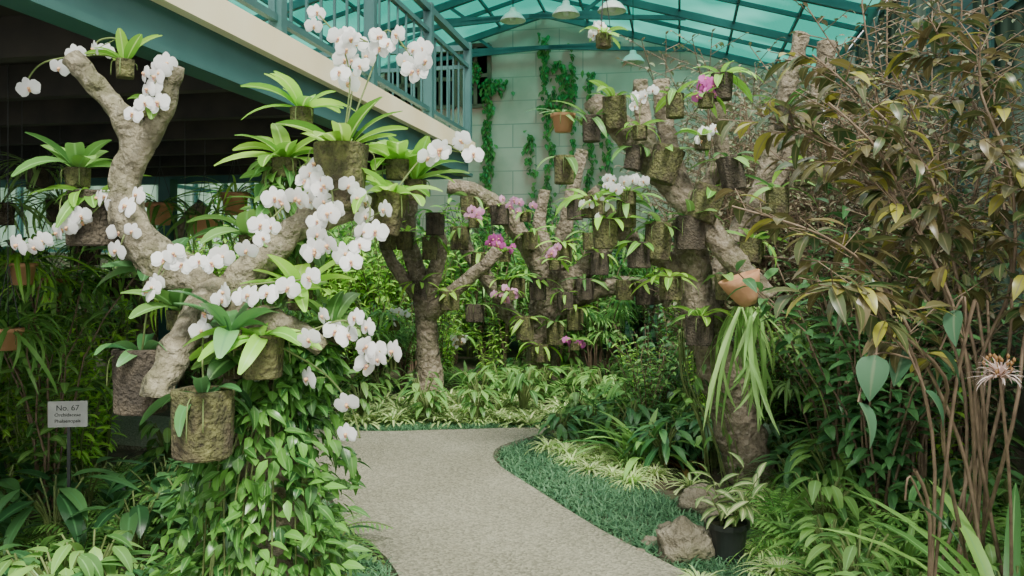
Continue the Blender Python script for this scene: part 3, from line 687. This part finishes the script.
def cover(test,n,xr,yr,label,h=.09):
    mb=MB();c=0
    while c<n:
        x=R.uniform(*xr);y=R.uniform(*yr)
        c+=1
        if inpath(x,y,.03) or not test(x,y): continue
        for k in range(3):
            mb.leaf(T(Vector((x+R.uniform(-.03,.03),y+R.uniform(-.03,.03),0)))@RZ(R.random()*6.28)@RX(R.uniform(.5,1.4)),h*R.uniform(.8,1.5),.009,1.1,'blade',3,.1)
    org=Vector((sum(xr)/2,sum(yr)/2,0))
    obj('mondo_grass',mb.mesh('mondo_grass',[M['mondo']],org=org),loc=org,label=label,cat='ground cover',kind='stuff')
def edge_x(y):
    pts=[(4.0,1.0),(4.3,.85),(4.95,.51),(5.91,.125),(6.5,-.1),(6.9,-.15),(7.25,-.05),(7.72,.3)]
    for (a,xa),(b_,xb) in zip(pts,pts[1:]):
        if a<=y<=b_: return xa+(xb-xa)*(y-a)/(b_-a)
    return 1.4
cover(lambda x,y: edge_x(y)<x<edge_x(y)+.95-.1*(y-4)+.12*noise.noise(Vector((x*3,y*3,0))),15000,(-.3,2.0),(3.6,7.7),'dark low mondo grass carpet along the curved path')
cover(lambda x,y: True,3500,(-1.9,.3),(7.8,8.3),'low mondo grass edging at the path bend')
cover(lambda x,y: x>-1.45,4500,(-1.5,-.4),(3.2,5.6),'low mondo grass patch beside the path')

def vinemass(name,pts,n,mat,Ls,label,cat,org=None,shape='ovate'):
    mb=MB()
    tot=len(pts)-1
    for i in range(n):
        t=R.random()*tot;k=int(t);f=t-k
        c=pts[k][0].lerp(pts[k+1][0],f);r=pts[k][1]*(1-f)+pts[k+1][1]*f
        a=R.random()*6.28; rr=r*R.uniform(.45,1.15)*(1+.5*noise.noise(c*4+Vector((a,0,0))))
        o=Vector((math.cos(a),math.sin(a),0))
        mb.leaf(T(c+o*rr)@RZ(a-pi/2+R.uniform(-1.1,1.1))@RX(R.uniform(-1.2,.4))@RY(R.uniform(-.7,.7)),Ls*R.uniform(.5,1.35),Ls*.48*R.uniform(.7,1.2),R.uniform(.2,.7),shape,4,.2)
    for i in range(30):
        a=R.random()*6.28;P=[]
        for c,r in pts:
            a+=R.uniform(-.3,.3);P.append(c+Vector((math.cos(a),math.sin(a),0))*r*.75)
        mb.tube(P,.004,4,1,smooth=3,cap=False)
    o=org or pts[0][0]
    return obj(name,mb.mesh(name,[mat,M['stem']],org=o),loc=o,label=label,cat=cat,kind='stuff')
vinemass('climbing_vine',[(gy(262,3.0),.29),(at(262,560,3.0),.27),(at(260,480,3.0),.25),(at(268,410,3.0),.21),(at(285,365,3.0),.16),(at(300,335,3.0),.11)],2900,M['vine'],.076,'climbing vine with glossy heart leaves covering the tree trunk','vine')
vinemass('climbing_vine',[(at(300,300,3.15),.08),(at(290,240,3.2),.10),(at(278,190,3.2),.08),(at(280,160,3.2),.06)],170,M['midleaf'],.10,'light green leaves growing up a branch','vine')
vinemass('climbing_vine',[(gr(735,480),.28),(at(722,430,6.1),.2),(at(705,380,6.1),.22),(at(700,330,6.1),.2)],90,M['vine'],.10,'climbing vine on the large tree trunk','vine')
mb=MB()
for (px,py0,py1,w,n) in ((487,80,240,4,300),(492,78,92,14,70),(545,30,110,5,110),(560,60,120,12,150),(590,70,200,4,130),(606,90,200,6,110),(572,40,240,3,140),(530,130,230,4,90),(548,110,230,3,110),(475,60,90,6,50)):
    for i in range(n):
        t=R.random();py=py0+(py1-py0)*t; x=px+R.gauss(0,w*(.4+.9*abs(noise.noise(Vector((px,py*.05,0))))))+8*noise.noise(Vector((px,py*.03,4)))
        p=at(x,py,17.0); u,v=bx(p); sc_=(VB-.08)/v; p=at(x,py,17.0*sc_)
        mb.leaf(T(p)@RZ(pi+R.uniform(-1,1))@RX(R.uniform(-1.3,-.3)),.16*R.uniform(.6,1.2),.09,.3,'ovate',3,.1)
o_=B(-3,VB-.1,3)
obj('climbing_fig',mb.mesh('climbing_fig',[M['midleaf']],org=o_),loc=o_,label='climbing fig strands covering parts of the block wall',cat='vine',kind='stuff')

# ---------------- bronze-leaf tree ----------------
def bronzetree():
    mb=MB(); base=gy(985,3.7)
    stems=[[(960,470,3.6),(930,360,3.5),(880,280,3.45),(815,235,3.4),(752,205,3.4)],
      [(965,430,3.6),(935,300,3.6),(880,190,3.6),(815,135,3.6),(735,110,3.6)],
      [(975,420,3.7),(960,280,3.7),(925,170,3.7),(870,95,3.7),(820,50,3.7)],
      [(985,400,3.8),(990,260,3.8),(975,140,3.8),(950,60,3.8),(915,20,3.8)],
      [(990,400,3.6),(1010,280,3.5),(1010,170,3.5),(990,90,3.5),(1000,40,3.5)],
      [(970,450,3.4),(950,380,3.2),(900,320,3.1),(850,290,3.1),(805,290,3.1)],
      [(975,430,3.9),(945,330,4.0),(900,240,4.1),(850,180,4.1),(790,170,4.1)],
      [(1000,420,3.5),(1030,330,3.4),(1035,240,3.4),(1020,150,3.4)],
      [(975,430,3.6),(940,300,3.6),(905,215,3.6),(880,150,3.6),(830,100,3.6)],
      [(990,420,3.9),(985,300,4.0),(960,220,4.1),(930,120,4.1),(890,60,4.1)],
      [(990,420,3.9),(1000,330,4.0),(975,250,4.1),(940,220,4.1),(900,230,4.1)]]
    for s in stems:
        P=[base+Vector((R.uniform(-.3,.2),R.uniform(-.2,.3),0))]+[at(*q)+Vector((R.uniform(-.07,.07),R.uniform(-.1,.1),0)) for q in s]
        mb.tube(P,[.009,.008]+[.007-.001*i for i in range(len(P)-2)],6,1,smooth=4,cap=False)
        for i in range(2,len(P)-1):
            for j in range(6):
                p=P[i].lerp(P[i+1],j/6)
                for sgn in (-1,1):
                    if R.random()<.2: continue
                    dr=(P[i+1]-P[i]).normalized()
                    sd=Vector((R.uniform(-1,1),R.uniform(-1,1),R.uniform(-.2,.4)))*.28*R.uniform(.4,1)
                    q=p+sd+dr*.08
                    mb.tube([p,q],.0022,4,1,smooth=1,cap=False)
                    az=math.atan2(sd.y,sd.x)-pi/2
                    for k in range(R.choice((2,3,4))):
                        mb.leaf(T(p.lerp(q,.35+.17*k))@RZ(az+R.choice((-1,1))*R.uniform(.2,1.2))@RX(R.uniform(-.5,.45))@RY(R.uniform(-.4,.4)),R.uniform(.09,.18),R.uniform(.035,.06),R.uniform(.3,.9),'lance',5,.25)
    obj('bronze_leaf_tree',mb.mesh('bronze_leaf_tree',[M['bronze'],M['twig']],org=base),loc=base,label='slender small tree with thin stems and bronze-green drooping leaves',cat='tree')
bronzetree()
def greyplant():
    base=gy(925,3.3);mb=MB()
    st2=[[base,at(935,470,3.2),at(915,360,3.15),at(890,325,3.1)],[base,at(950,430,3.2),at(965,340,3.1),at(975,300,3.05)],[base,at(930,520,3.1),at(915,470,3.0)]]
    for P in st2: mb.tube(P,.007,5,1,smooth=4,cap=False)
    for (si,x,y,dd,L,W,az,el) in ((0,876,355,3.0,.17,.11,2.4,-1.0),(0,858,402,3.0,.17,.11,3.9,-.9),(2,905,500,3.0,.24,.07,4.0,-.2),(1,955,310,3.1,.15,.07,2.5,-.7),(0,905,350,3.2,.15,.08,2.3,-.8),(0,925,390,3.1,.16,.08,4.2,-.8),(1,940,350,3.1,.16,.08,3.9,-.7)):
        p=at(x,y,dd);P=st2[si]
        mb.tube([P[-2],P[-1].lerp(p,.5)+Vector((0,0,.03)),p],.004,5,1,smooth=4,cap=False)
        mb.leaf(T(p)@RZ(az)@RX(el)@RY(R.uniform(-.5,.5)),L,W,.5,'ovate',8,.3)
    obj('grey_leaf_shrub',mb.mesh('grey_leaf_shrub',[M['greyleaf'],M['twig']],org=base),loc=base,label='shrub with large grey-green quilted leaves on thin stems',cat='shrub')
    b2=gy(1010,3.3);th=obj('spider_lily',None,loc=b2,label='pale pink spidery flower head with reddish centre on brown stem',cat='flower')
    c=at(1000,378,2.9)-b2
    mb=MB();mb.tube([Vector((0,0,0)),c*.5+Vector((.02,0,.1)),c],[.007,.006,.005],6,0,smooth=4)
    obj('stem',mb.mesh('stem',[M['twig']]),parent=th)
    mb=MB()
    for i in range(80):
        a=R.random()*6.28;el=R.uniform(.2,1.5);L=R.uniform(.06,.11)
        mb.leaf(T(c)@RZ(a)@RX(el),L,.009,R.uniform(.3,1.3),'lance',6,.2)
    for i in range(16):
        a=R.random()*6.28;el=R.uniform(.3,1.4);q=c+(RZ(a)@RX(el)@Vector((0,R.uniform(.04,.08),0)))
        mb.tube([c,q],.002,4,1,smooth=1);mb.lathe([(0,0),(.006,.004),(.006,.012),(0,.018)],6,1,Mx=T(q))
    obj('flower_head',mb.mesh('flower_head',[M['palepink'],M['red']]),parent=th)
    mb=MB()
    for i in range(14):
        mb.leaf(T(Vector((0,0,.02)))@RZ(i*2.4)@RX(R.uniform(.9,1.4)),.9,.06,.7,'strap',7,.3)
    obj('leaves',mb.mesh('leaves',[M['midleaf']]),parent=th)
greyplant()

def rock(px,py,rx,h,label,seed):
    p=gr(px,py);k=p.y/FP;mb=MB();rr=rx*k
    nu,nv=20,12
    for j in range(nv+1):
        ph=pi*j/nv-pi/2
        for i in range(nu):
            th=2*pi*i/nu
            q=Vector((math.cos(ph)*math.cos(th),math.cos(ph)*math.sin(th)*.8,math.sin(ph)))
            q*=1+.4*noise.noise(q*1.5+Vector((seed,0,0)))+.14*noise.noise(q*5+Vector((seed,0,0)))
            mb.v.append(Vector((q.x*rr,q.y*rr,q.z*h*k*.5+h*k*.32)));mb.va.append(.5);mb.mi.append(.5)
    for j in range(nv):
        for i in range(nu):
            i2=(i+1)%nu;mb.f.append((j*nu+i,j*nu+i2,(j+1)*nu+i2,(j+1)*nu+i));mb.m.append(0)
    obj('rock',mb.mesh('rock',[M['rock']]),loc=p,label=label,cat='rock')
rock(684,558,30,44,'large rounded brown boulder beside the path',1)
rock(650,546,9,13,'small pale stone beside the path',2)
rock(666,534,10,14,'small rounded pale stone beside the path',3)
rock(702,512,24,30,'boulder at the foot of the tree',4)
rock(722,528,16,26,'mossy stone near the black pot',5)
rock(640,556,7,9,'tiny grey pebble by the path edge',6)
p=gr(728,560)
th=obj('potted_croton',None,loc=p,label='young light green plant in a black plastic nursery pot',cat='potted plant')
k=p.y/FP
mb=MB();mb.lathe([(0,0),(15*k,0),(19*k,34*k),(21.5*k,34*k),(21.5*k,39*k),(19*k,39*k),(18*k,34*k),(0,34*k)],28,0,mis=[0]*6+[1])
obj('pot',mb.mesh('pot',[M['black'],M['soil']],smooth=False),parent=th)
b_=sp_shrub(6,.30,.14,7,.17,.05,'lance',.6,.005,.2)
obj('foliage',b_.mesh('foliage',[M['brom'],M['stem']]),loc=(0,0,34*k),parent=th)

p=at(68,414,4.6)
th=obj('plant_sign',None,loc=(p.x,p.y,0),rot=(0,0,.15),label='small grey plant name plate on a stake in the bed',cat='sign')
mb=MB();mb.box((-.1,-.006,p.z-.07),(.1,.006,p.z+.07),0);obj('plate',mb.mesh('plate',[M['plate']],smooth=False),parent=th)
mb=MB();mb.box((-.008,.007,0),(.008,.02,p.z+.05),0);obj('stake',mb.mesh('stake',[M['black']],smooth=False),parent=th)
for i,(s,sz,yy) in enumerate((('No. 67',.042,.02),('Orchidaceae',.026,-.012),('Phalaenopsis',.026,-.045))):
    cu=bpy.data.curves.new('lettering','FONT');cu.body=s;cu.size=sz;cu.align_x='CENTER';cu.extrude=.0008
    o=bpy.data.objects.new('tmp',cu);COL.objects.link(o);bpy.context.view_layer.update()
    me=bpy.data.meshes.new_from_object(o.evaluated_get(bpy.context.evaluated_depsgraph_get()));bpy.data.objects.remove(o)
    me.materials.clear();me.materials.append(M['black'])
    obj('lettering',me,loc=(0,-.0068,p.z+yy),rot=(pi/2,0,0),parent=th)

# ---------------- light / camera ----------------
w=bpy.data.worlds.new('World');bpy.context.scene.world=w;w.use_nodes=True
bg=w.node_tree.nodes['Background'];bg.inputs[0].default_value=(.97,1,.97,1);bg.inputs[1].default_value=2.1
sl=bpy.data.lights.new('sun','SUN');sl.energy=8.0;sl.angle=math.radians(16);sl.color=(1,.97,.87)
so=obj('sun',sl);so.rotation_euler=(math.radians(36),math.radians(14),0)
cam=bpy.data.cameras.new('camera');co=obj('camera',cam,loc=(0,0,EH),rot=(pi/2,0,0))
cam.sensor_width=36;cam.lens=36*FP/1024;cam.shift_y=-28/1024;cam.clip_end=200
bpy.context.scene.camera=co
